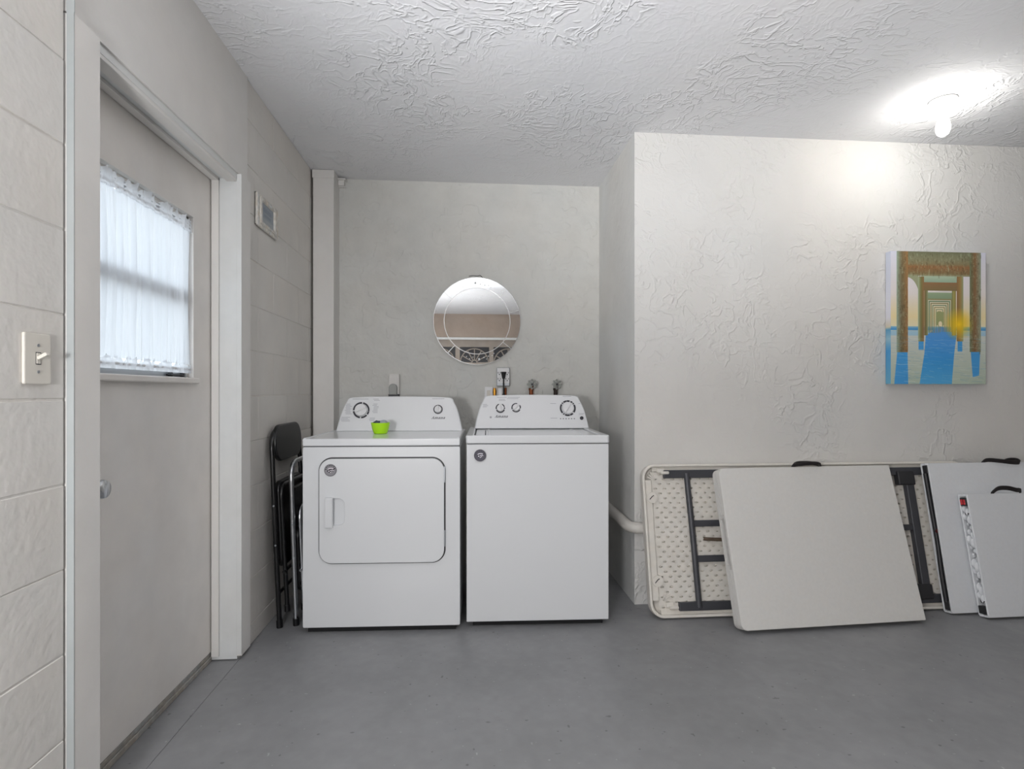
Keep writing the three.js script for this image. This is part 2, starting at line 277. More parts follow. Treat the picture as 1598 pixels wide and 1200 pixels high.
// ---------------------------------------------------------------- wall behind the camera with the garage door (seen in the mirror)
struct('wall_front', uvm(merge([bx(-1.17, XR + 0.18, 2.07, H, ZF, ZF + 0.2), bx(-1.17, -0.78, 0, 2.07, ZF, ZF + 0.2), bx(4.12, XR + 0.18, 0, 2.07, ZF, ZF + 0.2)])), M.garageWall, 'wall around the garage door');
{
  const gd = struct('door_2', uvm(bx(-0.779, 4.119, 0.0, 2.069, ZF + 0.10, ZF + 0.13)), M.garage, 'sectional garage door');
  for (let r = 0; r < 4; r++) part('door_section', uvm(bx(-0.775, 4.115, 0.012 + r * 0.515, 0.522 + r * 0.515, ZF + 0.06, ZF + 0.105, 0.006)), M.garage, gd);
  for (let c = 0; c < 8; c++) {
    const x = -0.47 + c * 0.6, y = 1.62; const w = part('sunburst_window', uvm(bx(x - 0.26, x + 0.26, y, y + 0.30, ZF + 0.050, ZF + 0.062, 0.003)), M.railDark, gd);
    const bars = []; for (let k = 0; k <= 6; k++) { const a = Math.PI * k / 6; bars.push(bx(0.04, 0.255, -0.008, 0.008, -0.006, 0.006).rotateZ(a).translate(x, y + 0.02, ZF + 0.045)); }
    bars.push(new THREE.TorusGeometry(0.045, 0.009, 6, 24, Math.PI).translate(x, y + 0.02, ZF + 0.045), new THREE.TorusGeometry(0.25, 0.010, 6, 32, Math.PI).translate(x, y + 0.02, ZF + 0.045), bx(x - 0.26, x + 0.26, y, y + 0.02, ZF + 0.038, ZF + 0.05));
    part('sunburst_grille', merge(bars), M.garage, w);
  }
  struct('trim_7', uvm(bx(-0.78, 4.12, 2.045, 2.085, ZF - 0.02, ZF, 0.003)), M.trimWhite, 'white garage door head trim');
}

// ---------------------------------------------------------------- lamps
function lampBase(g, y) { return part('lampholder', new THREE.LatheGeometry([[0, 0], [0.056, 0], [0.057, -0.008], [0.050, -0.016], [0.026, -0.026], [0.022, -0.034], [0.022, -0.054], [0.0195, -0.058], [0, -0.058]].map(([a, b]) => new THREE.Vector2(a, b)), 40), M.porcelain, g); }
{
  const g = group('bulb_lamp', 'bare lit bulb in a white porcelain ceiling holder', 'lamp', [2.236, H, -2.425]);
  lampBase(g);
  for (const k of [-1, 1]) part('screw', cyl(0.004, 0.004, 0.003, 10).translate(k * 0.033, -0.023, k * 0.016), M.steel, g);
  part('bulb', new THREE.LatheGeometry([[0, -0.056], [0.0135, -0.056], [0.015, -0.075], [0.024, -0.098], [0.0295, -0.122], [0.029, -0.142], [0.022, -0.160], [0.010, -0.169], [0, -0.170]].map(([a, b]) => new THREE.Vector2(a, b)), 32), M.bulb, g, 'glowing bulb');
  const l = new THREE.PointLight(0xfffcf6, BULB_CD, 0, 2); l.position.set(0, -0.13, 0); l.castShadow = true; l.shadow.radius = 1.4; g.add(l); l.name = 'bulb_light';
}
{ // added unseen fill lamp: globe in a bowl, imitating light bounced off the ceiling
  const g = group('added_fill_lamp', 'added unseen globe lamp behind the viewer for fill light', 'lamp', [-0.64, 0, 0.34]);
  part('base', new THREE.LatheGeometry([[0, 0], [0.14, 0], [0.145, 0.008], [0.13, 0.02], [0.02, 0.03], [0, 0.03]].map(([a, b]) => new THREE.Vector2(a, b)), 36), M.whitePlastic, g);
  part('pole', cyl(0.012, 0.012, 0.93, 14).translate(0, 0.49, 0), M.whitePlastic, g);
  part('shade', new THREE.LatheGeometry([[0, 0.95], [0.05, 0.955], [0.075, 0.97], [0.09, 1.0], [0.092, 1.0], [0.086, 1.002], [0.07, 0.975], [0.05, 0.962], [0, 0.96]].map(([a, b]) => new THREE.Vector2(a, b)), 40), M.porcelain, g);
  part('globe', new THREE.SphereGeometry(0.15, 32, 20).translate(0, 1.12, 0), M.globe, g, 'glowing globe of the added fill lamp');
  const l = new THREE.SpotLight(0xfdfdff, FILL_UP_CD, 0, 0.66, 1, 2); l.position.set(0, 1.29, 0); l.target.position.set(1.0, 2.5, -1.5); l.castShadow = true; l.shadow.radius = 5; l.name = 'fill_uplight'; g.add(l); g.add(l.target);
  const p = new THREE.PointLight(0xfdfdff, FILL_GLOW_CD, 0, 2); p.position.set(0, 1.12, 0); p.castShadow = true; p.shadow.radius = 6; p.name = 'fill_glow'; g.add(p);
}

// ---------------------------------------------------------------- left wall fittings
{
  const g = group('light_switch', 'beige toggle light switch plate left of the door', 'switch', [XL, 1.143, -1.313]);
  const plate = rrect(0.115, 0.078, 0.004, -0.0575, -0.039);
  part('plate', ext(rrect(0.078, 0.114, 0.005, -0.039, 0), 0.007, 0.003).rotateY(Math.PI / 2), M.switchPlate, g);
  part('toggle', merge([bx(0.0065, 0.0085, 0.046, 0.070, -0.006, 0.006, 0.001), bx(0, 0.022, -0.004, 0.004, -0.0045, 0.0045, 0.002).rotateZ(0.5).translate(0.007, 0.058, 0)]), M.switchPlate, g);
  part('toggle_slot', bx(0.0068, 0.0075, 0.044, 0.072, -0.0075, 0.0075), M.railDark, g);
  for (const y of [0.028, 0.087]) part('screw', cyl(0.0034, 0.0034, 0.002, 12).rotateZ(Math.PI / 2).translate(0.0075, y, 0), M.steel, g);
}
{
  const g = group('picture_frame', 'small distressed white picture frame on the block wall', 'picture frame', [XL + 0.002, 1.885, -2.722]);
  const w = 0.275, h = 0.152, ring = rrect(w, h, 0.010, -w / 2, 0); const ho = new THREE.Path(); rrect(0.160, 0.092, 0.008, -0.080, 0.032, ho); ring.holes.push(ho);
  part('frame', uvm(ext(ring, 0.013, 0.004).rotateY(Math.PI / 2)), M.distress, g);
  const lip = rrect(0.212, 0.124, 0.006, -0.106, 0.016), lh = new THREE.Path(); rrect(0.168, 0.098, 0.008, -0.084, 0.029, lh); lip.holes.push(lh);
  part('carved_lip', uvm(ext(lip, 0.006, 0.0025).rotateY(Math.PI / 2).translate(0.011, 0, 0)), M.distress, g);
  part('picture', new THREE.PlaneGeometry(0.162, 0.094).rotateY(Math.PI / 2).translate(0.0085, 0.078, 0), S({ map: canvasTex(128, 80, (c) => { c.fillStyle = '#8f99a3'; c.fillRect(0, 0, 128, 80); c.fillStyle = '#7c8898'; c.fillRect(22, 16, 84, 16); c.fillRect(30, 40, 70, 10); c.fillStyle = '#a2a9ad'; c.fillRect(0, 58, 128, 22); }), roughness: 0.3 }), g, 'grey-blue picture');
  part('backing', bx(0, 0.006, 0.002, h - 0.002, -w / 2 + 0.002, w / 2 - 0.002), M.railDark, g);
}

// ---------------------------------------------------------------- dryer and washer
const AMANA = (c, x, y, size) => { c.save(); c.translate(x, y); c.transform(1, 0, -0.22, 1, 0, 0); c.fillStyle = '#2a2830'; c.font = `italic bold ${size}px serif`; c.textAlign = 'center'; c.fillText('Amana', 0, 0); c.restore(); };
function consoleShape(bw, tw, h) {
  const s = new THREE.Shape(), b = bw / 2, t = tw / 2;
  s.moveTo(-b, 0); s.bezierCurveTo(-b + 0.012, 0.06, -b + 0.025, h * 0.62, -b + 0.045, h * 0.78); s.bezierCurveTo(-b + 0.06, h * 0.93, -t + 0.0, h * 0.955, -t + 0.05, h * 0.965);
  s.bezierCurveTo(-t + 0.15, h * 1.0, t - 0.15, h * 1.0, t - 0.05, h * 0.965); s.bezierCurveTo(t, h * 0.955, b - 0.06, h * 0.93, b - 0.045, h * 0.78); s.bezierCurveTo(b - 0.025, h * 0.62, b - 0.012, 0.06, b, 0); s.lineTo(-b, 0); return s;
}
const TILT = -0.20;
const consoleAt = (geo, y, z) => geo.rotateX(TILT).translate(0, y, z);
function arcGeo(r0, r1, a0, a1) { const s = new THREE.Shape(); s.absarc(0, 0, r1, a0, a1, false); s.absarc(0, 0, r0, a1, a0, true); return new THREE.ExtrudeGeometry(s, { depth: 0.0012, bevelEnabled: false, curveSegments: 16 }); }
function dial(parent, x, v, r, arcs, turn, y, z, w = 0.22) {
  const ringW = r * w;
  const k = part('dial', consoleAt(merge([cyl(r * 0.70, r * 0.74, 0.018, 32).rotateX(Math.PI / 2).translate(0, 0, 0.010), bx(-0.004, 0.004, -r * 0.72, r * 0.72, 0.018, 0.027, 0.003).rotateZ(turn)]).translate(x, v, 0), y, z), M.whitePlastic, parent);
  part('dial_ring', consoleAt(merge(arcs.map(([a, b]) => arcGeo(r - ringW, r, a * Math.PI / 180, b * Math.PI / 180))).translate(x, v, 0.0004), y, z), M.darkMark, k, 'dark ring mark');
}
function controlPanel(parent, bw, tw, h, y, z, draw) {
  const tex = canvasTex(1024, 320, (c, w, hh) => { c.fillStyle = '#ffffff'; c.fillRect(0, 0, w, hh); c.scale(w / bw, -hh / h); c.translate(bw / 2, -h); const lines = (x, yy, n, len, gap = 0.007) => { c.fillStyle = '#b4b4ba'; for (let i = 0; i < n; i++) c.fillRect(x - len / 2 + R(-0.004, 0.004), yy - i * gap, len * R(0.75, 1), 0.0022); };
    const word = (x, yy, size) => { c.save(); c.translate(x, yy); c.scale(bw / w, -h / hh); AMANA(c, 0, 0, size); c.restore(); }; draw(c, lines, word); });
  tex.repeat.set(1 / bw, 1 / h); tex.offset.set(0.5, 0);
  return part('control_panel', consoleAt(new THREE.ExtrudeGeometry(consoleShape(bw - 0.016, tw - 0.008, h - 0.006), { depth: 0.0006, bevelEnabled: false, curveSegments: 20 }).translate(0, 0.002, 0), y, z), S({ map: tex, color: 0xe3e4e6, roughness: 0.32 }), parent, 'printed white control panel');
}
const sticker = (bg, ink, spot, seed0) => S({ roughness: 0.4, map: canvasTex(128, 128, (c) => {
  c.fillStyle = bg; c.fillRect(0, 0, 128, 128); c.strokeStyle = ink; c.lineWidth = 3; c.beginPath(); c.arc(64, 64, 59, 0, 7); c.stroke();
  c.fillStyle = ink; for (let i = 0; i < 7; i++) { const a = -Math.PI * (0.93 - i * 0.135); c.save(); c.translate(64 + Math.cos(a) * 47, 64 + Math.sin(a) * 47); c.rotate(a + 1.57); c.fillRect(-6, -6, 11, 11 - (i % 3) * 2); c.restore(); }
  c.beginPath(); c.moveTo(28, 74); c.quadraticCurveTo(46, 44, 96, 44); c.quadraticCurveTo(112, 50, 98, 64); c.quadraticCurveTo(86, 92, 56, 90); c.closePath(); c.fill();
  c.strokeStyle = spot; c.fillStyle = spot; c.lineCap = 'round'; c.lineWidth = 8; c.beginPath(); c.moveTo(42, 52); c.quadraticCurveTo(64, 38, 92, 48); c.stroke(); c.beginPath(); c.moveTo(64, 66); c.quadraticCurveTo(80, 60, 96, 65); c.stroke();
  for (const [x, y, r] of [[49, 72, 7], [66, 84, 6], [80, 78, 5]]) { c.beginPath(); c.arc(x, y, r, 0, 7); c.fill(); }
}) });
const disc = (r, t) => { const s = new THREE.Shape(); s.absarc(0, 0, r, 0, Math.PI * 2); const g = new THREE.ExtrudeGeometry(s, { depth: t, bevelEnabled: false, curveSegments: 24 }); const u = g.attributes.uv; for (let i = 0; i < u.count; i++) u.setXY(i, 0.5 + u.getX(i) / (2 * r), 0.5 + u.getY(i) / (2 * r)); return g; };
const YAWM = -0.035; let washer;
// dryer: local x 0..0.731 left to right, front face z = 0
{
  const W = 0.731, g = group('dryer', 'white clothes dryer with a square front door', 'dryer', [-0.764, 0, -2.634], YAWM);
  const body = part('cabinet', (() => { const s = rrect(W, 0.843, 0.008, 0, 0.025); return ext(s, 0.66, 0.003).translate(0, 0, -0.663); })(), M.enamel, g);
  part('base', bx(0.02, W - 0.02, 0.0, 0.03, -0.64, -0.02), M.blackGap, g);
  // raised door panel standing in a dark reveal
  const dw = 0.577, dh = 0.486, dx = 0.080, dy = 0.328;
  part('door_gasket', ext(rrect(dw + 0.012, dh + 0.012, 0.064, dx - 0.006, dy - 0.006), 0.0022, 0).translate(0, 0, -0.0028), M.railDark, g, 'dark gap around the dryer door');
  const ds = rrect(dw, dh, 0.058, dx, dy), pocket = new THREE.Path(); { const x0 = dx + 0.052, y0 = 0.505, w = 0.064, h = 0.125, r = 0.030; pocket.moveTo(x0, y0); pocket.lineTo(x0 + w - r, y0); pocket.absarc(x0 + w - r, y0 + r, r, -Math.PI / 2, 0); pocket.lineTo(x0 + w, y0 + h - r); pocket.absarc(x0 + w - r, y0 + h - r, r, 0, Math.PI / 2); pocket.lineTo(x0, y0 + h); pocket.closePath(); }
  ds.holes.push(pocket);
  const dd = part('door', ext(ds, 0.014, 0.003, 14).translate(0, 0, -0.001), M.enamel, g);
  part('grip_pocket', bx(dx + 0.048, dx + 0.12, 0.50, 0.635, -0.006, -0.0002), M.enamel, dd);
  part('handle', merge([bx(dx + 0.031, dx + 0.067, 0.497, 0.637, 0.012, 0.036, 0.005)]), M.enamel, dd, 'white bar handle');
  for (const y of [0.70, 0.40]) part('hinge', bx(dx + dw - 0.002, dx + dw + 0.0045, y, y + 0.075, -0.001, 0.0105, 0.001), M.steel, dd);
  const deck = part('deck', merge([bx(0.0, W, 0.872, 0.907, -0.66, 0.002, 0.006)]), M.enamel, g);
  for (const x of [0.002, W - 0.016]) part('deck_rim', bx(x, x + 0.014, 0.900, 0.9105, -0.56, -0.004, 0.004), M.enamel, deck);
  part('deck_seam', bx(0.004, W - 0.004, 0.866, 0.8735, -0.65, -0.006), M.railDark, g, 'dark seam below the dryer top');
  // console
  const cx = W / 2 + 0.006, cz = -0.487, cy = 0.907, bw = 0.70, tw = 0.60, h = 0.200;
  const con = new THREE.Group(); con.name = 'console'; con.position.set(cx, 0, 0); g.add(con);
  part('console_shell', consoleAt(ext(consoleShape(bw, tw, h), 0.10, 0.008, 20).translate(0, 0, -0.1006), cy, cz), M.enamel, con);
  part('console_foot', bx(-bw / 2 + 0.03, bw / 2 - 0.03, 0.90, 1.0, -0.66, -0.58, 0.006), M.enamel, con);
  controlPanel(con, bw, tw, h, cy, cz + 0.0004, (c, lines, word) => { lines(-0.22, 0.178, 1, 0.09); lines(-0.13, 0.178, 2, 0.04); lines(-0.285, 0.15, 9, 0.035); lines(-0.135, 0.15, 8, 0.03); lines(-0.30, 0.075, 4, 0.05); lines(-0.15, 0.07, 3, 0.03); lines(0.215, 0.18, 1, 0.08); word(0.212, 0.066, 31); });
  dial(con, -0.215, 0.118, 0.046, [[-8, 78], [85, 180], [188, 262], [272, 318], [326, 350]], -1.1, cy, cz + 0.001, 0.20);
  dial(con, 0.212, 0.122, 0.026, [[0, 359.9]], 0, cy, cz + 0.001, 0.20);
  const st = single('round_magnet', disc(0.0285, 0.003), sticker('#8d8b90', '#1f1c22', '#ece6ec'), 'round grey printed magnet on the dryer door', 'magnet', [-0.7625 + 0.131, 0.762, -2.634 + 0.0182], YAWM);
}
// washer: local x 0..0.684
{
  const W = 0.684, g = washer = group('washing_machine', 'white top-loading washing machine with a plain front', 'washing machine', [-0.003, 0, -2.634], YAWM);
  part('cabinet', ext(rrect(W, 0.847, 0.004, 0, 0.028), 0.66, 0.003).translate(0, 0, -0.663), M.enamel, g);
  part('base', bx(0.03, W - 0.025, 0.0, 0.035, -0.63, -0.03), M.blackGap, g);
  part('deck_seam', bx(0.004, W - 0.004, 0.872, 0.8795, -0.65, -0.006), M.railDark, g, 'dark seam below the washer top');
  const ring = rrect(W + 0.006, 0.64, 0.012, -0.003, 0), well = new THREE.Path(); rrect(W - 0.07, 0.50, 0.02, 0.035, 0.028, well); ring.holes.push(well);
  const deck = part('deck', merge([ext(ring, 0.039, 0.006).rotateX(-Math.PI / 2).translate(0, 0.8785, 0.003)]), M.enamel, g);
  part('lid', bx(0.0395, W - 0.0395, 0.885, 0.9125, -0.519, -0.031, 0.006), M.enamel, g, 'flat white lid');
  for (const x of [0.105, W - 0.115]) part('lid_ridge', bx(x, x + 0.010, 0.909, 0.9155, -0.50, -0.05, 0.003), M.enamel, g);
  part('dispenser_slot', bx(0.088, 0.0925, 0.910, 0.9135, -0.40, -0.06), M.blackGap, g, 'dark narrow slot');
  const cx = W / 2 + 0.012, cz = -0.490, cy = 0.918, bw = 0.655, tw = 0.56, h = 0.198;
  const con = new THREE.Group(); con.name = 'console'; con.position.set(cx, 0, 0); g.add(con);
  part('console_shell', consoleAt(ext(consoleShape(bw, tw, h), 0.10, 0.008, 20).translate(0, 0, -0.1006), cy, cz), M.enamel, con);
  part('console_foot', bx(-bw / 2 + 0.03, bw / 2 - 0.03, 0.90, 1.0, -0.655, -0.58, 0.006), M.enamel, con);
  controlPanel(con, bw, tw, h, cy, cz + 0.0004, (c, lines, word) => { lines(-0.17, 0.176, 1, 0.06); lines(-0.10, 0.176, 2, 0.08); lines(-0.265, 0.135, 3, 0.03); lines(-0.17, 0.165, 2, 0.04); lines(-0.07, 0.13, 2, 0.02); lines(0.21, 0.182, 1, 0.06); lines(0.13, 0.14, 1, 0.04); lines(0.285, 0.14, 1, 0.03); lines(0.13, 0.055, 1, 0.05); lines(0.285, 0.082, 2, 0.035);
    c.fillStyle = '#77777c'; for (let i = 0; i < 6; i++) { c.beginPath(); c.arc(0.164 + i * 0.0158, 0.053, 0.0034, 0, 7); c.fill(); } c.fillStyle = '#b9b9bd'; c.beginPath(); c.arc(-0.235, 0.062, 0.006, 0, 7); c.fill(); word(-0.176, 0.060, 32); });
  dial(con, -0.180, 0.116, 0.027, [[20, 68], [108, 190], [205, 340], [-8, 10]], 0.15, cy, cz + 0.001);
  dial(con, -0.090, 0.119, 0.027, [[-8, 30], [75, 200], [213, 330]], -0.8, cy, cz + 0.001);
  dial(con, 0.207, 0.116, 0.046, [[-35, 28], [34, 44], [50, 66], [74, 98], [100, 126], [132, 142], [148, 222], [230, 240], [246, 284], [288, 312]], -0.55, cy, cz + 0.001, 0.20);
  part('indicator_button', consoleAt(cyl(0.0105, 0.0105, 0.004, 20).rotateX(Math.PI / 2).translate(0.285, 0.058, 0.002), cy, cz + 0.001), M.darkMark, con, 'small dark button');
  single('round_magnet', disc(0.0285, 0.003), sticker('#4a4754', '#26232e', '#f1eff6'), 'round dark printed magnet on the washer front', 'magnet', [-0.003 + 0.064, 0.823, -2.634 + 0.0065], YAWM);
}
// lime bowl on the dryer and the crumpled cloths in it
{
  const b = [-0.452, 0.9075, -2.93];
  single('bowl', new THREE.LatheGeometry([[0, 0], [0.032, 0], [0.035, 0.003], [0.043, 0.025], [0.048, 0.050], [0.0495, 0.056], [0.048, 0.0575], [0.0462, 0.055], [0.040, 0.024], [0.031, 0.006], [0, 0.005]].map(([x, y]) => new THREE.Vector2(x, y)), 40), M.lime, 'small lime green bowl on the dryer top', 'bowl', b);
  const lump = (r, n) => { const g = new THREE.IcosahedronGeometry(r, 4), p = g.attributes.position, q = V(); for (let i = 0; i < p.count; i++) { q.fromBufferAttribute(p, i); const k = 1 + 0.28 * pn(q.x * 90 + n, q.y * 90 + q.z * 70, 256, n); p.setXYZ(i, q.x * k, q.y * k * 0.72, q.z * k); } g.computeVertexNormals(); return g; };
  single('crumpled_cloth', lump(0.030, 3), M.cloth, 'dark grey crumpled cloth in the lime bowl', 'cloth', [b[0] - 0.010, b[1] + 0.047, b[2] - 0.004]);
  single('crumpled_cloth', lump(0.021, 9), M.clothPale, 'pale grey crumpled cloth in the lime bowl', 'cloth', [b[0] + 0.015, b[1] + 0.054, b[2] + 0.004]);
}

// ---------------------------------------------------------------- alcove wall fittings
{
  const g = group('wall_mirror', 'round silver wall mirror with a segmented border', 'mirror', [0.066, 1.302, ZB + 0.004]), cy = 0.287;
  part('backing', cyl(0.284, 0.284, 0.006, 64).rotateX(Math.PI / 2).translate(0, cy, 0.003), M.mirrorBack, g);
  part('bevel_layer', cyl(0.2875, 0.2875, 0.004, 72).rotateX(Math.PI / 2).translate(0, cy, 0.008), M.bevel, g, 'bright bevelled glass edge');
  const face = new THREE.Shape(); face.absarc(0, 0, 0.2135, 0, Math.PI * 2);
  part('mirror_glass', new THREE.ExtrudeGeometry(face, { depth: 0.004, bevelEnabled: false, curveSegments: 48 }).translate(0, cy, 0.0085), M.mirror, g);
  const cuts = [15.5, 48.7, 139, 227.4, 321, 375.5], gap = 0.0022;
  for (let i = 0; i < 5; i++) {
    const a = cuts[i] * Math.PI / 180, b = cuts[i + 1] * Math.PI / 180, s = new THREE.Shape(), r0 = 0.2185, r1 = 0.2835;
    s.absarc(0, 0, r1, a + gap / r1, b - gap / r1, false); s.absarc(0, 0, r0, b - gap / r0, a + gap / r0, true);
    part('border_piece', new THREE.ExtrudeGeometry(s, { depth: 0.004, bevelEnabled: false, curveSegments: 32 }).rotateX(0).translate(0, cy, 0.0085), M.mirror, g);
  }
  for (const sgn of [1, -1]) for (const [a, r, q] of [[0.0, 0.250, 0.0075], [-0.25, 0.252, 0.0032], [-0.17, 0.238, 0.0028], [-0.34, 0.243, 0.003], [0.13, 0.242, 0.004], [0.19, 0.256, 0.0028], [0.26, 0.241, 0.004], [0.36, 0.246, 0.003], [0.43, 0.238, 0.0028]])
    part('etched_dot', cyl(q, q, 0.0006, 14).rotateX(Math.PI / 2).translate(r * Math.sin(a - 0.05 * sgn), cy + sgn * r * Math.cos(a - 0.05 * sgn), 0.0127), M.frost, g);
  part('hanging_wire', tube([[-0.055, cy + 0.295, 0.004], [-0.03, cy + 0.299, 0.006], [0, cy + 0.297, 0.006], [0.02, cy + 0.301, 0.004], [0.035, cy + 0.288, 0.002]], 0.0022, 24, 6), M.railDark, g);
}
{
  const g = group('power_outlet', 'grey four-way power outlet box below the mirror', 'outlet', [0.236, 1.163, ZB]);
  part('box', bx(-0.043, 0.043, 0, 0.121, 0, 0.034, 0.004), M.steel, g); 
  part('face_plate', bx(-0.040, 0.040, 0.018, 0.118, 0.0335, 0.0365, 0.0015), M.whitePlastic, g);
  for (const x of [-0.026, 0.026]) for (const y of [0.036, 0.076]) part('socket', merge([bx(x - 0.010, x - 0.0065, y + 0.006, y + 0.016, 0.0362, 0.0369), bx(x + 0.005, x + 0.0085, y + 0.006, y + 0.016, 0.0362, 0.0369), cyl(0.0036, 0.0036, 0.0008, 10).rotateX(Math.PI / 2).translate(x, y, 0.0366)]), M.blackGap, g);
  const p = new THREE.Group(); p.name = 'power_cord'; p.position.set(0.237, 1.163, ZB + 0.037); p.userData.label = 'black plug and cord'; scene.add(p); washer.updateMatrixWorld(); washer.attach(p);
  part('plug', merge([cyl(0.009, 0.0175, 0.045, 16).rotateX(0).rotateZ(Math.PI).translate(0, 0.070, 0.012)]), M.black, p);
  part('cord', tube([[0, 0.062, 0.012], [-0.001, 0.035, 0.018], [-0.002, -0.02, 0.034], [-0.003, -0.10, 0.034], [-0.002, -0.35, 0.02], [0.03, -0.7, 0.02]], 0.0045, 40, 8), M.black, p);
}
{
  const g = group('dryer_outlet', 'pale grey surface outlet with plug behind the dryer', 'outlet', [-0.466, 1.075, ZB]);
  part('box', bx(-0.036, 0.030, 0, 0.165, 0, 0.045, 0.004), M.panel, g);
  const s = new THREE.Shape(); s.moveTo(-0.025, 0); s.lineTo(-0.025, 0.045); s.absarc(0, 0.045, 0.025, Math.PI, 0, true); s.lineTo(0.025, 0); s.lineTo(-0.025, 0);
  part('plug', ext(s, 0.035, 0.004).translate(-0.006, 0.032, 0.045), S({ color: 0x9b9d99, roughness: 0.5 }), g, 'grey arched plug');
  part('plug_collar', bx(-0.034, 0.032, 0.018, 0.036, 0.03, 0.075, 0.003), M.railDark, g);
}
function valve(name, label, x, pipeMat) {
  const g = group(name, label, 'faucet', [x, 1.04, ZB]);
  const s = new THREE.Shape(), n = 96; for (let i = 0; i <= n; i++) { const a = i / n * Math.PI * 2, r = 0.031 + 0.0042 * Math.cos(8 * a); i ? s.lineTo(r * Math.cos(a), r * Math.sin(a)) : s.moveTo(r, 0); }
  for (let k = 0; k < 4; k++) { const h = new THREE.Path(), a = k * Math.PI / 2 + 0.4; h.absarc(0.018 * Math.cos(a), 0.018 * Math.sin(a), 0.0068, 0, 6.2832, true); s.holes.push(h); }
  part('handle', ext(s, 0.012, 0.003, 8).translate(0, 0.134, 0.072), M.knobGrey, g, 'round scalloped handle');
  part('screw', cyl(0.007, 0.007, 0.006, 12).rotateX(Math.PI / 2).translate(0, 0.134, 0.086), M.darkMark, g);
  part('stem', merge([cyl(0.009, 0.011, 0.05, 16).rotateX(Math.PI / 2).translate(0, 0.134, 0.05), cyl(0.018, 0.018, 0.012, 8).rotateX(Math.PI / 2).translate(0, 0.134, 0.03)]), M.steel, g);
  part('pipe', merge([cyl(0.0135, 0.0135, 0.13, 18).translate(0, 0.072, 0.028), cyl(0.018, 0.018, 0.014, 6).translate(0, 0.102, 0.028), cyl(0.014, 0.014, 0.03, 16).rotateX(Math.PI / 2).translate(0, 0.02, 0.014)]), pipeMat, g);
}
valve('hose_faucet', 'scalloped wall faucet with copper pipe above the washer', 0.420, M.copper);
valve('hose_faucet', 'scalloped wall faucet with dark pipe nearer the corner', 0.583, M.darkPipe);
{
  const g = group('wall_plate', 'small white wall plate behind the washer console', 'wall plate', [0.141, 1.06, ZB]);
  part('plate', bx(-0.026, 0.026, 0, 0.098, 0, 0.010, 0.003), M.whitePlastic, g); part('rocker', bx(-0.011, 0.011, 0.03, 0.075, 0.009, 0.014, 0.003), M.switchPlate, g);
  const b = group('brass_fitting', 'small brass pipe stub beside the white wall plate', 'pipe fitting', [0.180, 1.04, ZB]);
  part('stub', cyl(0.009, 0.009, 0.11, 16).translate(0, 0.055, 0.014), M.brass, b); part('nut', cyl(0.0125, 0.0125, 0.018, 6).translate(0, 0.085, 0.014), M.brass, b); part('bracket', bx(-0.006, 0.006, 0.02, 0.04, 0, 0.008), M.brass, b);
  const c = group('pipe_fitting', 'pale valve body with copper stub below the outlet box', 'pipe fitting', [0.234, 1.04, ZB]);
  part('body', merge([cyl(0.020, 0.024, 0.07, 18).translate(-0.016, 0.075, 0.026), bx(-0.03, -0.004, 0.03, 0.05, 0, 0.03, 0.004)]), M.whitePlastic, c); part('copper_stub', cyl(0.008, 0.008, 0.11, 14).translate(0.018, 0.057, 0.012), M.copper, c); part('lever', bx(-0.006, 0.012, 0.062, 0.072, 0.045, 0.055, 0.003), M.blackGap, c);
}
// drain pipe round the alcove corner
single('drain_pipe', bentTube([[XA - 0.032, 0.435, ZB + 0.02], [XA - 0.032, 0.412, ZR + 0.034], [2.2, 0.40, ZR + 0.034]], 0.030, 0.06, 20), M.pvc, 'painted white drain pipe bending round the alcove corner', 'pipe');

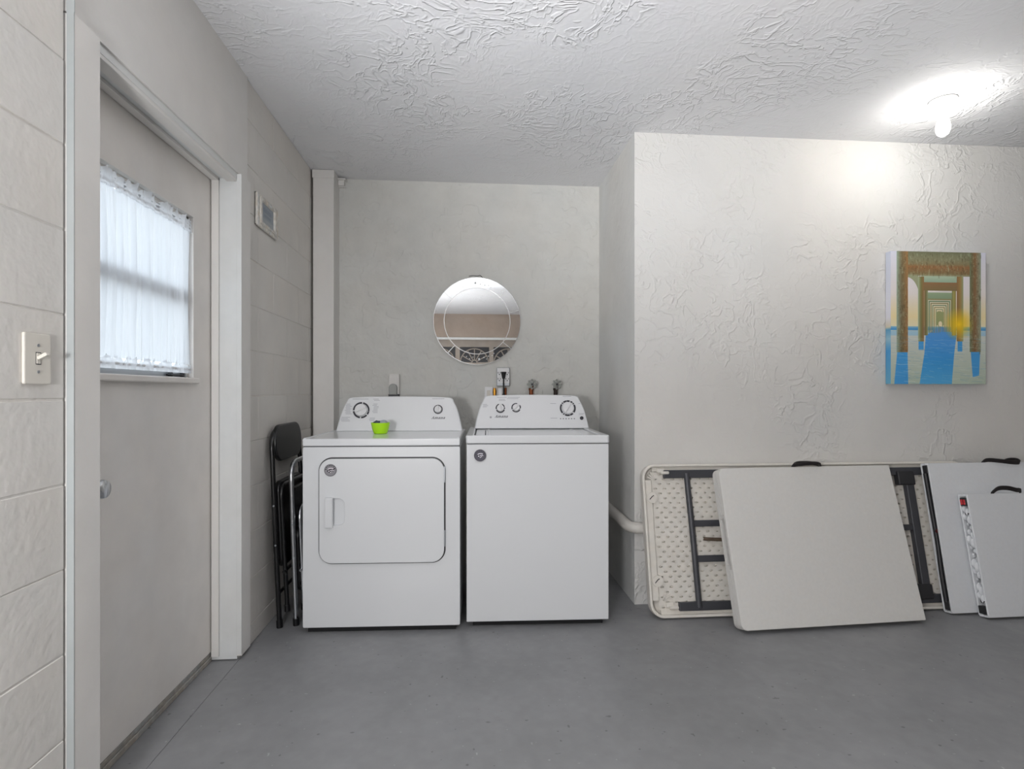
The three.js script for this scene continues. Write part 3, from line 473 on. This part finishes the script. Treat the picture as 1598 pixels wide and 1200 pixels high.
// ---------------------------------------------------------------- canvas print on the plaster wall
{
  const g = group('canvas_print', 'canvas print of blue sea beneath a wooden pier', 'picture', [2.568, 1.168, ZR + 0.004]), w = 0.556, h = 0.722, t = 0.038;
  const art = canvasTex(560, 728, (c, W, Hh) => {
    const lg = (x0, y0, x1, y1, st) => { const k = c.createLinearGradient(x0, y0, x1, y1); st.forEach(([o, q]) => k.addColorStop(o, q)); return k; };
    c.fillStyle = lg(0, 0, 0, 420, [[0, '#dfe0ee'], [0.55, '#eee6e2'], [0.85, '#f4e2ad'], [1, '#f2e9c8']]); c.fillRect(0, 0, W, Hh);
    c.fillStyle = '#7fb9d8'; c.fillRect(0, 412, W, 16); c.fillStyle = '#5aa3d6'; c.fillRect(0, 420, W, 14); c.fillStyle = '#a9cede'; c.fillRect(0, 436, W, 26); c.fillStyle = lg(0, 462, 0, 728, [[0, '#d3d8d2'], [0.4, '#c9d2c6'], [1, '#b9c8b6']]); c.fillRect(0, 462, W, Hh - 462);
    c.fillStyle = lg(0, 410, 0, 728, [[0, '#5f9fe0'], [0.3, '#4f9fe6'], [0.6, '#3f9fe4'], [1, '#58b2e6']]); c.beginPath(); c.moveTo(292, 412); c.quadraticCurveTo(330, 420, 386, 458); c.lineTo(372, 560); c.lineTo(358, 728); c.lineTo(168, 728); c.lineTo(196, 560); c.lineTo(204, 462); c.quadraticCurveTo(250, 430, 292, 412); c.fill();
    c.fillStyle = '#4aa4e4'; c.beginPath(); c.moveTo(38, 550); c.lineTo(98, 550); c.lineTo(102, 728); c.lineTo(20, 728); c.fill(); c.beginPath(); c.moveTo(470, 548); c.lineTo(526, 548); c.lineTo(520, 680); c.lineTo(482, 690); c.fill(); c.fillRect(162, 490, 30, 50); c.fillRect(392, 488, 28, 60);
    const beam = (x0, y0, x1, y1, st) => { c.fillStyle = lg(x0, y0, x0, y1, st); c.fillRect(x0, y0, x1 - x0, y1 - y0); };
    beam(92, 0, 474, 134, [[0, '#77795c'], [0.3, '#8e8c6c'], [0.5, '#8f8460'], [0.62, '#9c7048'], [0.9, '#8a7650'], [1, '#a3a684']]);
    c.fillStyle = '#a3a684'; c.beginPath(); c.moveTo(100, 134); c.lineTo(160, 134); c.lineTo(176, 210); c.lineTo(160, 210); c.quadraticCurveTo(140, 150, 100, 142); c.fill();
    beam(178, 134, 404, 168, [[0, '#b9cbb0'], [1, '#9db79d']]); beam(184, 168, 392, 214, [[0, '#9a7450'], [1, '#87764f']]); beam(208, 224, 360, 262, [[0, '#9db08c'], [1, '#8ea384']]);
    for (let i = 0; i < 8; i++) { const k = i * 10.5; c.strokeStyle = i % 2 ? '#7c9472' : '#9a9468'; c.lineWidth = 8 - i * 0.8; c.beginPath(); c.moveTo(214 + k, 446); c.lineTo(214 + k, 262 + k * 1.05); c.lineTo(356 - k, 262 + k * 1.05); c.lineTo(356 - k, 440); c.stroke(); }
    c.fillStyle = '#a2a873'; c.fillRect(266, 330, 44, 74);
    const post = (x0, x1, y1, a, b, d) => { c.fillStyle = lg(x0, 0, x1, 0, [[0, a], [0.45, b], [1, d]]); c.fillRect(x0, 0, x1 - x0, y1); };
    const p2 = (x0, x1, y0, y1, a, b, d) => { c.fillStyle = lg(x0, 0, x1, 0, [[0, a], [0.5, b], [1, d]]); c.fillRect(x0, y0, x1 - x0, y1 - y0); };
    p2(195, 217, 214, 460, '#9c7a4a', '#7d7b52', '#a0a87e'); p2(358, 382, 214, 460, '#8a8a58', '#b0a862', '#8b7a44'); p2(159, 194, 137, 494, '#b1c0a0', '#86814f', '#9c744a'); p2(387, 426, 134, 492, '#947048', '#a98a52', '#9ba57e');
    post(34, 100, 554, '#9fb3a0', '#7d7050', '#a57a4c'); post(464, 531, 550, '#73805f', '#8c6844', '#98a590');
    const sun = c.createRadialGradient(400, 398, 4, 400, 398, 95); sun.addColorStop(0, 'rgba(255,214,30,0.98)'); sun.addColorStop(0.45, 'rgba(250,205,30,0.6)'); sun.addColorStop(1, 'rgba(250,205,60,0)'); c.fillStyle = sun; c.fillRect(290, 300, 230, 200);
    c.fillStyle = 'rgba(255,238,205,0.9)'; c.beginPath(); c.ellipse(290, 396, 11, 14, 0, 0, 7); c.fill();
    for (let i = 0; i < 240; i++) { const y = R(470, 726), x = R(0, W), L = R(20, 80); c.strokeStyle = rnd() < 0.5 ? 'rgba(240,246,240,0.28)' : 'rgba(50,130,190,0.22)'; c.lineWidth = R(1, 3); c.beginPath(); c.moveTo(x, y); c.quadraticCurveTo(x + L / 2, y + R(-4, 6), x + L, y + R(-3, 9)); c.stroke(); }
    for (let i = 0; i < 700; i++) { const post0 = rnd() < 0.6, x = post0 ? (rnd() < 0.5 ? R(34, 96) : R(464, 526)) : R(100, 460), y = post0 ? R(0, 545) : R(0, 128); c.fillStyle = rnd() < 0.5 ? 'rgba(70,60,36,0.20)' : 'rgba(190,205,175,0.20)'; c.fillRect(x, y, R(2, 9), R(4, 22)); }
  });
  const fm = S({ map: art, bumpMap: blockBump, bumpScale: 0.0003, roughness: 0.6 });
  part('canvas_face', new THREE.PlaneGeometry(w, h).translate(0, h / 2, t + 0.0006), fm, g, 'pier and sea print');
  const wrap = canvasTex(64, 512, (c) => { const k = c.createLinearGradient(0, 0, 0, 512); [[0, '#c9cfdf'], [0.5, '#dcdbe2'], [0.57, '#d8cdb4'], [0.59, '#5f9ec4'], [0.66, '#9cc2d2'], [0.75, '#4c9ad0'], [1, '#6fb0cf']].forEach(([o, q]) => k.addColorStop(o, q)); c.fillStyle = k; c.fillRect(0, 0, 64, 512); });
  part('stretched_edge', bx(-w / 2, w / 2, 0, h, 0, t, 0.003), S({ map: wrap, roughness: 0.65 }), g, 'wrapped canvas edge');
}

// ---------------------------------------------------------------- folding tables leaning on the wall
function leaning(name, label, X, D, y, yaw, lean) { const g = group(name, label, 'table', [X, y, -D]); g.rotation.order = 'YXZ'; g.rotation.y = yaw; g.rotation.x = -lean; return g; }
{ // open long table, underside to the viewer; local z = 0 at the rim's front
  const L = 1.80, LR = 1.512, Ht = 0.755, lean = 0.205, t = 0.046, g = leaning('folding_table', 'long white folding table leaning with its dimpled underside showing', 0.902, 2.642, 0.0095, 0, lean);
  const ring = rrect(L, Ht, 0.07), ho = new THREE.Path(); rrect(L - 0.028, Ht - 0.028, 0.058, 0.014, 0.014, ho); ring.holes.push(ho);
  part('table_rim', uvm(ext(ring, t, 0.005, 14).translate(0, 0, -t)), M.tableUnder, g);
  part('table_top', uvm(ext(rrect(L - 0.012, Ht - 0.012, 0.062, 0.006, 0.006), 0.0035, 0.001).translate(0, 0, -t - 0.001)), M.tableUnder, g);
  // moulded underside: rows of small oval pits
  const pos = [], quad = (a, b, c, d) => pos.push(...a, ...b, ...c, ...a, ...c, ...d), cw = 0.0475, ch = 0.0243, x0 = 0.05, x1 = L - 0.05, z = -0.0265, zb = -0.0425, n = 10;
  for (let r = 0, y = 0.035; y + ch < Ht - 0.03; r++, y += ch) {
    for (let k = -1; k < 37; k++) {
      const a = Math.max(x0, x0 + (k + (r % 2) * 0.5) * cw), b = Math.min(x1, x0 + (k + 1 + (r % 2) * 0.5) * cw); if (b - a < 1e-4) continue;
      if (b - a < cw * 0.99) { quad([a, y, z], [b, y, z], [b, y + ch, z], [a, y + ch, z]); continue; }
      const mx = (a + b) / 2, my = y + ch / 2, O = [], I = [], J = [];
      for (let i = 0; i < n; i++) { const q = (i + 0.5) / n * 6.28318, cs = Math.cos(q), sn = Math.sin(q), s = Math.min((cw / 2) / Math.abs(cs), (ch / 2) / Math.abs(sn)); O.push([mx + cs * s, my + sn * s, z]); I.push([mx + cs * 0.0098, my + sn * 0.0050, z]); J.push([mx + cs * 0.0092, my + sn * 0.0046, zb]); }
      for (let i = 0; i < n; i++) { const j = (i + 1) % n; quad(O[i], O[j], I[j], I[i]); quad(I[i], I[j], J[j], J[i]); pos.push(mx, my, zb, ...J[i], ...J[j]); }
      for (const [sx, sy] of [[1, 1], [-1, 1], [-1, -1], [1, -1]]) { const cx = mx + sx * cw / 2, cyy = my + sy * ch / 2; let pa = null, pb = null; for (const o of O) { if (Math.sign(o[0] - mx) !== sx || Math.sign(o[1] - my) !== sy) continue; if (Math.abs(Math.abs(o[0] - mx) - cw / 2) < 1e-6 && (!pa || Math.abs(o[1] - my) > Math.abs(pa[1] - my))) pa = o; if (Math.abs(Math.abs(o[1] - my) - ch / 2) < 1e-6 && (!pb || Math.abs(o[0] - mx) > Math.abs(pb[0] - mx))) pb = o; } if (pa && pb) pos.push(...(sx * sy > 0 ? [...pa, cx, cyy, z, ...pb] : [...pb, cx, cyy, z, ...pa])); }
    }
  }
  const pg = new THREE.BufferGeometry(); pg.setAttribute('position', new THREE.Float32BufferAttribute(pos, 3)); pg.computeVertexNormals();
  part('dimpled_underside', uvm(pg), M.tableUnder, g, 'white plastic with rows of small pits');
  pg.computeVertexNormals();
  // moulded end ribs and clips
  part('end_rib', uvm(merge([bx(0.012, 0.052, 0.08, Ht - 0.08, -0.034, -0.014, 0.006), bx(L - 0.052, L - 0.012, 0.08, Ht - 0.08, -0.034, -0.014, 0.006), bx(0.06, L - 0.06, 0.012, 0.036, -0.036, -0.022, 0.004), bx(0.06, L - 0.06, Ht - 0.036, Ht - 0.012, -0.036, -0.022, 0.004)])), M.tableUnder, g);
  for (const y of [0.175, 0.585]) { const b = part('moulded_boss', cyl(0.028, 0.030, 0.016, 24).rotateX(Math.PI / 2).translate(0.050, y, -0.018), M.tableUnder, g); part('boss_slot', merge([bx(-0.012, 0.012, -0.002, 0.002, 0, 0.0012).rotateZ(0.8).translate(0.043, y, -0.0101), cyl(0.003, 0.003, 0.001, 8).rotateX(Math.PI / 2).translate(0.055, y + 0.010, -0.0096)]), M.railDark, b); }
  for (const [y, s] of [[0.055, 1], [Ht - 0.055, -1]]) for (let k = 0; k < 4; k++) part('corner_rib', bx(-0.003, 0.003, 0, 0.045, -0.014, 0).rotateZ(s * (-0.25 - k * 0.33)).translate(0.075, y + s * 0.03, -0.022).translate(0, -s * 0.005, 0).rotateX(0), M.tableUnder, g);
  part('apron_rail', uvm(bx(0.118, L - 0.10, Ht - 0.072, Ht - 0.030, -0.030, -0.004, 0.004)), M.rail, g); part('apron_rail', uvm(bx(0.150, L - 0.10, 0.030, 0.072, -0.030, -0.004, 0.004)), M.rail, g);
  for (const y of [0.040, Ht - 0.052]) part('rail_clip', uvm(merge([bx(0.10, 0.145, y, y + 0.016, -0.03, 0.001, 0.006), bx(0.085, 0.125, y + 0.008, y + 0.032, -0.034, -0.012, 0.005)])), M.tableUnder, g, 'white plastic clip');
  const leg = part('leg', bentTube([[0.250, 0.045, -0.008], [0.245, 0.40, -0.005], [0.238, Ht - 0.048, -0.008]], 0.0145, 0.10, 14), M.rail, g);
  for (const y of [0.278, 0.452]) part('leg_bar', bx(0.252, 0.64, y - 0.016, y + 0.016, -0.020, 0.004, 0.004), M.rail, g);
  part('brace', merge([tube([[0.305, 0.375, -0.020], [0.34, 0.372, -0.010], [0.50, 0.365, -0.008], [0.70, 0.36, -0.010]], 0.009, 20, 10)]), S({ color: 0x6a5a4c, roughness: 0.5, metalness: 0.4 }), g, 'brownish metal brace');
  part('leg', bx(LR - 0.068, LR - 0.024, 0.07, Ht - 0.075, -0.030, 0.002, 0.006), M.rail, g); part('leg_bar', bx(LR - 0.17, LR - 0.05, 0.395, 0.425, -0.024, -0.004, 0.004), M.rail, g);
  for (const y of [0.05, Ht - 0.125]) part('leg_bracket', bx(LR - 0.115, LR - 0.02, y, y + 0.075, -0.028, 0.010, 0.008), M.railDark, g);
}
function lrect(w, h, r, q, x = 0, y = 0, S = new THREE.Shape()) { // round on the left, nearly square on the right
  S.moveTo(x + r, y); S.lineTo(x + w - q, y); S.absarc(x + w - q, y + q, q, -Math.PI / 2, 0); S.lineTo(x + w, y + h - q); S.absarc(x + w - q, y + h - q, q, 0, Math.PI / 2); S.lineTo(x + r, y + h); S.absarc(x + r, y + h - r, r, Math.PI / 2, Math.PI); S.lineTo(x, y + r); S.absarc(x + r, y + r, r, Math.PI, 1.5 * Math.PI); return S;
}
function shell(L, Ht, r, depth, wall, gapSide) {                   // one half of a folded table: a face and a rim; the left rim is open between two heights
  const face = ext(lrect(L, Ht, r, 0.006), 0.010, 0.003, 10).translate(0, 0, -0.010), parts = [face];
  const ring = lrect(L - 0.001, Ht - 0.001, r, 0.006, 0.0005, 0.0005), h = new THREE.Path(); lrect(L - 2 * wall, Ht - 2 * wall, Math.max(0.004, r - wall), 0.003, wall, wall, h); ring.holes.push(h);
  const low = gapSide ? 0.010 : depth - 0.006; parts.push(ext(ring, low, 0, 10).translate(0, 0, -0.006 - low));
  if (gapSide) { const d2 = depth - 0.006 - low, [a, b] = gapSide; parts.push(bx(r, L - 0.001, 0, wall, -depth, -depth + d2), bx(r, L - 0.001, Ht - wall, Ht, -depth, -depth + d2), bx(L - wall, L - 0.001, r, Ht - r, -depth, -depth + d2), bx(0, wall, r, a, -depth, -depth + d2), bx(0, wall, b, Ht - r, -depth, -depth + d2));
    for (const [x, y, q] of [[r, r, Math.PI], [r, Ht - r, Math.PI / 2]]) { const s = new THREE.Shape(); s.absarc(x, y, r, q, q + Math.PI / 2, false); s.absarc(x, y, r - wall, q + Math.PI / 2, q, true); parts.push(new THREE.ExtrudeGeometry(s, { depth: d2, bevelEnabled: false }).translate(0, 0, -depth)); } }
  return uvm(merge(parts));
}
const carry = (L, Ht, u, out, len, lift) => strapGeo([[u - len / 2, Ht - 0.012, -0.02], [u - len * 0.46, Ht + 0.006, -0.008], [u - len * 0.25, Ht + lift, out * 0.8], [u, Ht + lift * 1.15, out], [u + len * 0.25, Ht + lift, out * 0.8], [u + len * 0.46, Ht + 0.006, -0.008], [u + len / 2, Ht - 0.012, -0.02]], [0, 0.014, 0.012], 0.006);
{ // folded table in front
  const L = 0.950, Ht = 0.755, g = leaning('folding_table', 'off-white folded table leaning in front of the dimpled one', 1.265, 2.447, 0.021, 0.05, 0.30);
  part('front_half', shell(L, Ht, 0.030, 0.034, 0.012, [0.27, 0.53]), M.tableWarm, g);
  part('back_half', flipZ(shell(L, Ht, 0.030, 0.032, 0.012, [0.29, 0.51]), -0.070), M.tableWarm, g);
  part('folded_leg', merge([bentTube([[0.05, 0.10, -0.036], [0.05, 0.65, -0.036]], 0.011, 0.01), bentTube([[0.05, 0.12, -0.036], [0.85, 0.12, -0.036]], 0.011, 0.01)]), M.rail, g);
  part('carry_handle', merge([carry(L, Ht, 0.488, 0.030, 0.165, 0.010), carry(L, Ht, 0.488, -0.035, 0.165, 0.022)]), M.strap, g, 'dark brown carry strap');
}
{ // white folded table against the wall, open end towards the viewer's left
  const L = 0.92, Ht = 0.752, g = leaning('folding_table', 'white folded table with an open end showing black legs', 2.430, 2.580, 0.0105, 0.015, 0.195);
  const half = () => { const parts = [ext(rrect(L, Ht, 0.012), 0.008, 0.002).translate(0, 0, -0.008)]; parts.push(bx(0.002, L, 0, 0.010, -0.023, -0.004), bx(0.002, L, Ht - 0.010, Ht, -0.023, -0.004), bx(L - 0.01, L, 0.002, Ht - 0.002, -0.023, -0.004)); return uvm(merge(parts)); };
  part('front_half', half(), M.tableCool, g);
  const bk = part('back_half', flipZ(half(), -0.052), M.tableCool, g);
  for (let i = 0; i < 17; i++) part('inner_rib', bx(0.0, 0.05, -0.0015, 0.0015, -0.006, 0).rotateZ(i % 2 ? 0.7 : -0.7).translate(0.008, 0.05 + i * 0.04, -0.0085), M.tableCool, g);
  part('folded_leg', merge([tube([[0.006, 0.05, -0.031], [0.004, 0.2, -0.030], [0.010, 0.35, -0.031], [0.006, 0.52, -0.030], [0.004, 0.70, -0.031]], 0.0105, 40, 10)]), M.railDark, g);
  for (const [y, hh] of [[0.012, 0.05], [Ht - 0.055, 0.045]]) part('leg_bracket', bx(0.000, 0.05, y, y + hh, -0.042, -0.010, 0.005), M.railDark, g);
  part('latch', merge([bx(0.001, 0.03, 0.392, 0.412, -0.022, -0.009, 0.004), cyl(0.006, 0.006, 0.012, 10).translate(0.006, 0.402, -0.022)]), S({ color: 0x552022, roughness: 0.5 }), g, 'dark red latch');
  part('carry_handle', merge([strapGeo([[0.335, Ht - 0.004, -0.026], [0.35, Ht + 0.012, -0.012], [0.40, Ht + 0.006, 0.018], [0.46, Ht - 0.004, 0.034], [0.50, Ht - 0.003, 0.030], [0.508, Ht + 0.010, 0.008], [0.48, Ht + 0.012, -0.010], [0.45, Ht - 0.002, -0.026]], [0, 0.018, 0.010], 0.006)]), M.strap, g, 'black carry strap');
}
{ // small folded table in front, right
  const L = 0.61, Ht = 0.600, g = leaning('folding_table', 'smaller white folded table with a red corner clip', 2.560, 2.512, 0.012, 0.02, 0.20);
  const half = () => uvm(merge([ext(rrect(L, Ht, 0.010), 0.009, 0.003).translate(0, 0, -0.009), bx(0.002, L, 0, 0.010, -0.026, -0.004), bx(0.002, L, Ht - 0.010, Ht, -0.026, -0.004), bx(L - 0.01, L, 0.002, Ht - 0.002, -0.026, -0.004)]));
  part('front_half', half(), M.tableCool, g);
  part('back_half', flipZ(half(), -0.056), M.tableCool, g);
  const lumps = []; for (let i = 0; i < 12; i++) { const y = 0.085 + i * 0.0385, r = 0.012 + 0.006 * Math.sin(i * 1.9 + 0.6); lumps.push(new THREE.SphereGeometry(r, 14, 10).scale(1.3, 1.5, 0.62).translate(0.014, y, -0.020 - 0.003 * Math.sin(i * 2.3)), new THREE.SphereGeometry(r * 0.95, 14, 10).scale(1.3, 1.4, 0.62).translate(0.014, y + 0.017, -0.037 + 0.003 * Math.sin(i * 1.7))); }
  part('moulded_end', merge(lumps), M.tableCool, g, 'lumpy moulded plastic inside the fold');
  part('folded_leg', merge([tube([[0.036, 0.06, -0.029], [0.036, 0.54, -0.029]], 0.010, 8, 10)]), M.railDark, g);
  const rc = part('corner_clip', bx(-0.003, 0.028, Ht - 0.060, Ht - 0.018, -0.046, -0.012, 0.004), M.railDark, g); part('clip_button', merge([bx(-0.006, 0.004, Ht - 0.054, Ht - 0.026, -0.043, -0.031, 0.004), bx(-0.006, 0.004, Ht - 0.054, Ht - 0.026, -0.028, -0.015, 0.004)]), M.red, rc, 'red clip');
  for (const y of [0.075, Ht - 0.098]) part('leg_pivot', cyl(0.010, 0.010, 0.008, 6).rotateZ(Math.PI / 2).translate(0.004, y, -0.022), M.railDark, g);
  part('corner_clip', bx(-0.002, 0.028, 0.014, 0.052, -0.050, -0.008, 0.004), M.black, g);
  part('carry_handle', strapGeo([[0.168, Ht - 0.002, -0.030], [0.178, Ht + 0.010, -0.024], [0.20, Ht + 0.026, -0.016], [0.25, Ht + 0.027, -0.010], [0.30, Ht + 0.016, -0.012], [0.325, Ht + 0.014, -0.018], [0.335, Ht - 0.004, -0.028]], [0, 0.020, 0.010], 0.006), M.strap, g, 'black carry strap');
}

// ---------------------------------------------------------------- folded chairs between the wall and the dryer
// local: x = across the chair (points away from the viewer after turning), y up, z = towards the room
function foldedChair(name, label, W, Hc, metal, pad, [X, D], lean, back, seat, backBow) {
  const g = group(name, label, 'chair', [X, 0, -D], 0); g.rotation.order = 'YXZ'; g.rotation.y = Math.PI / 2; g.rotation.x = -lean;
  const r = 0.0115, w = W / 2;
  part('front_frame', bentTube([[-w, 0.02, 0], [-w, Hc * 0.55, 0], [-w * 0.96, Hc, 0], [w * 0.96, Hc, 0], [w, Hc * 0.55, 0], [w, 0.02, 0]], r, 0.085, 14), metal, g);
  part('rear_frame', bentTube([[-w + 0.028, 0.085, 0.030], [-w + 0.028, Hc * 0.76, 0.026], [w - 0.028, Hc * 0.76, 0.026], [w - 0.028, 0.085, 0.030]].map(([x, y, z]) => [x, y * (y > 0.2 ? 0.94 : 1), z]), r * 0.92, 0.06, 14), metal, g);
  const bs = rrect(W - 0.03, back[1] - back[0], back[2], -w + 0.015, back[0]);
  const bp = part('backrest', ext(bs, 0.022, 0.008, 14).translate(0, 0, backBow), pad, g);
  part('seat', ext(rrect(W - 0.07, seat[1] - seat[0], 0.05, -w + 0.035, seat[0]), 0.026, 0.008, 12).translate(0, 0, -0.010), pad, g);
  for (const y of [0.16, 0.26]) part('cross_bar', cyl(0.008, 0.008, W - 0.02, 10).rotateZ(Math.PI / 2).translate(0, y, y > 0.2 ? 0.028 : 0), metal, g);
  for (const s of [-1, 1]) { part('foot_cap', cyl(0.0145, 0.0145, 0.035, 14).translate(s * w, 0.0175, 0), M.black, g); part('foot_cap', cyl(0.0135, 0.0135, 0.03, 14).translate(s * (w - 0.028), 0.08, 0.030), M.black, g); for (const q of [0.42, 0.62]) part('rivet', cyl(0.0045, 0.0045, 0.004, 8).rotateZ(Math.PI / 2).translate(s * (w + 0.0115), Hc * q, 0.002), M.steel, g); }
  return g;
}
foldedChair('folding_chair', 'black padded folding chair leaning folded against the block wall', 0.44, 0.94, M.blackTube, M.vinyl, [-0.893, 2.935], 0.045, [0.785, 0.965, 0.085], [0.27, 0.69], -0.004);
foldedChair('folding_chair', 'chrome framed folding chair tucked beside the dryer', 0.42, 0.785, M.chrome, M.vinyl, [-0.822, 2.945], 0.035, [0.52, 0.66, 0.03], [0.14, 0.46], -0.014);

renderer.render(scene, camera);
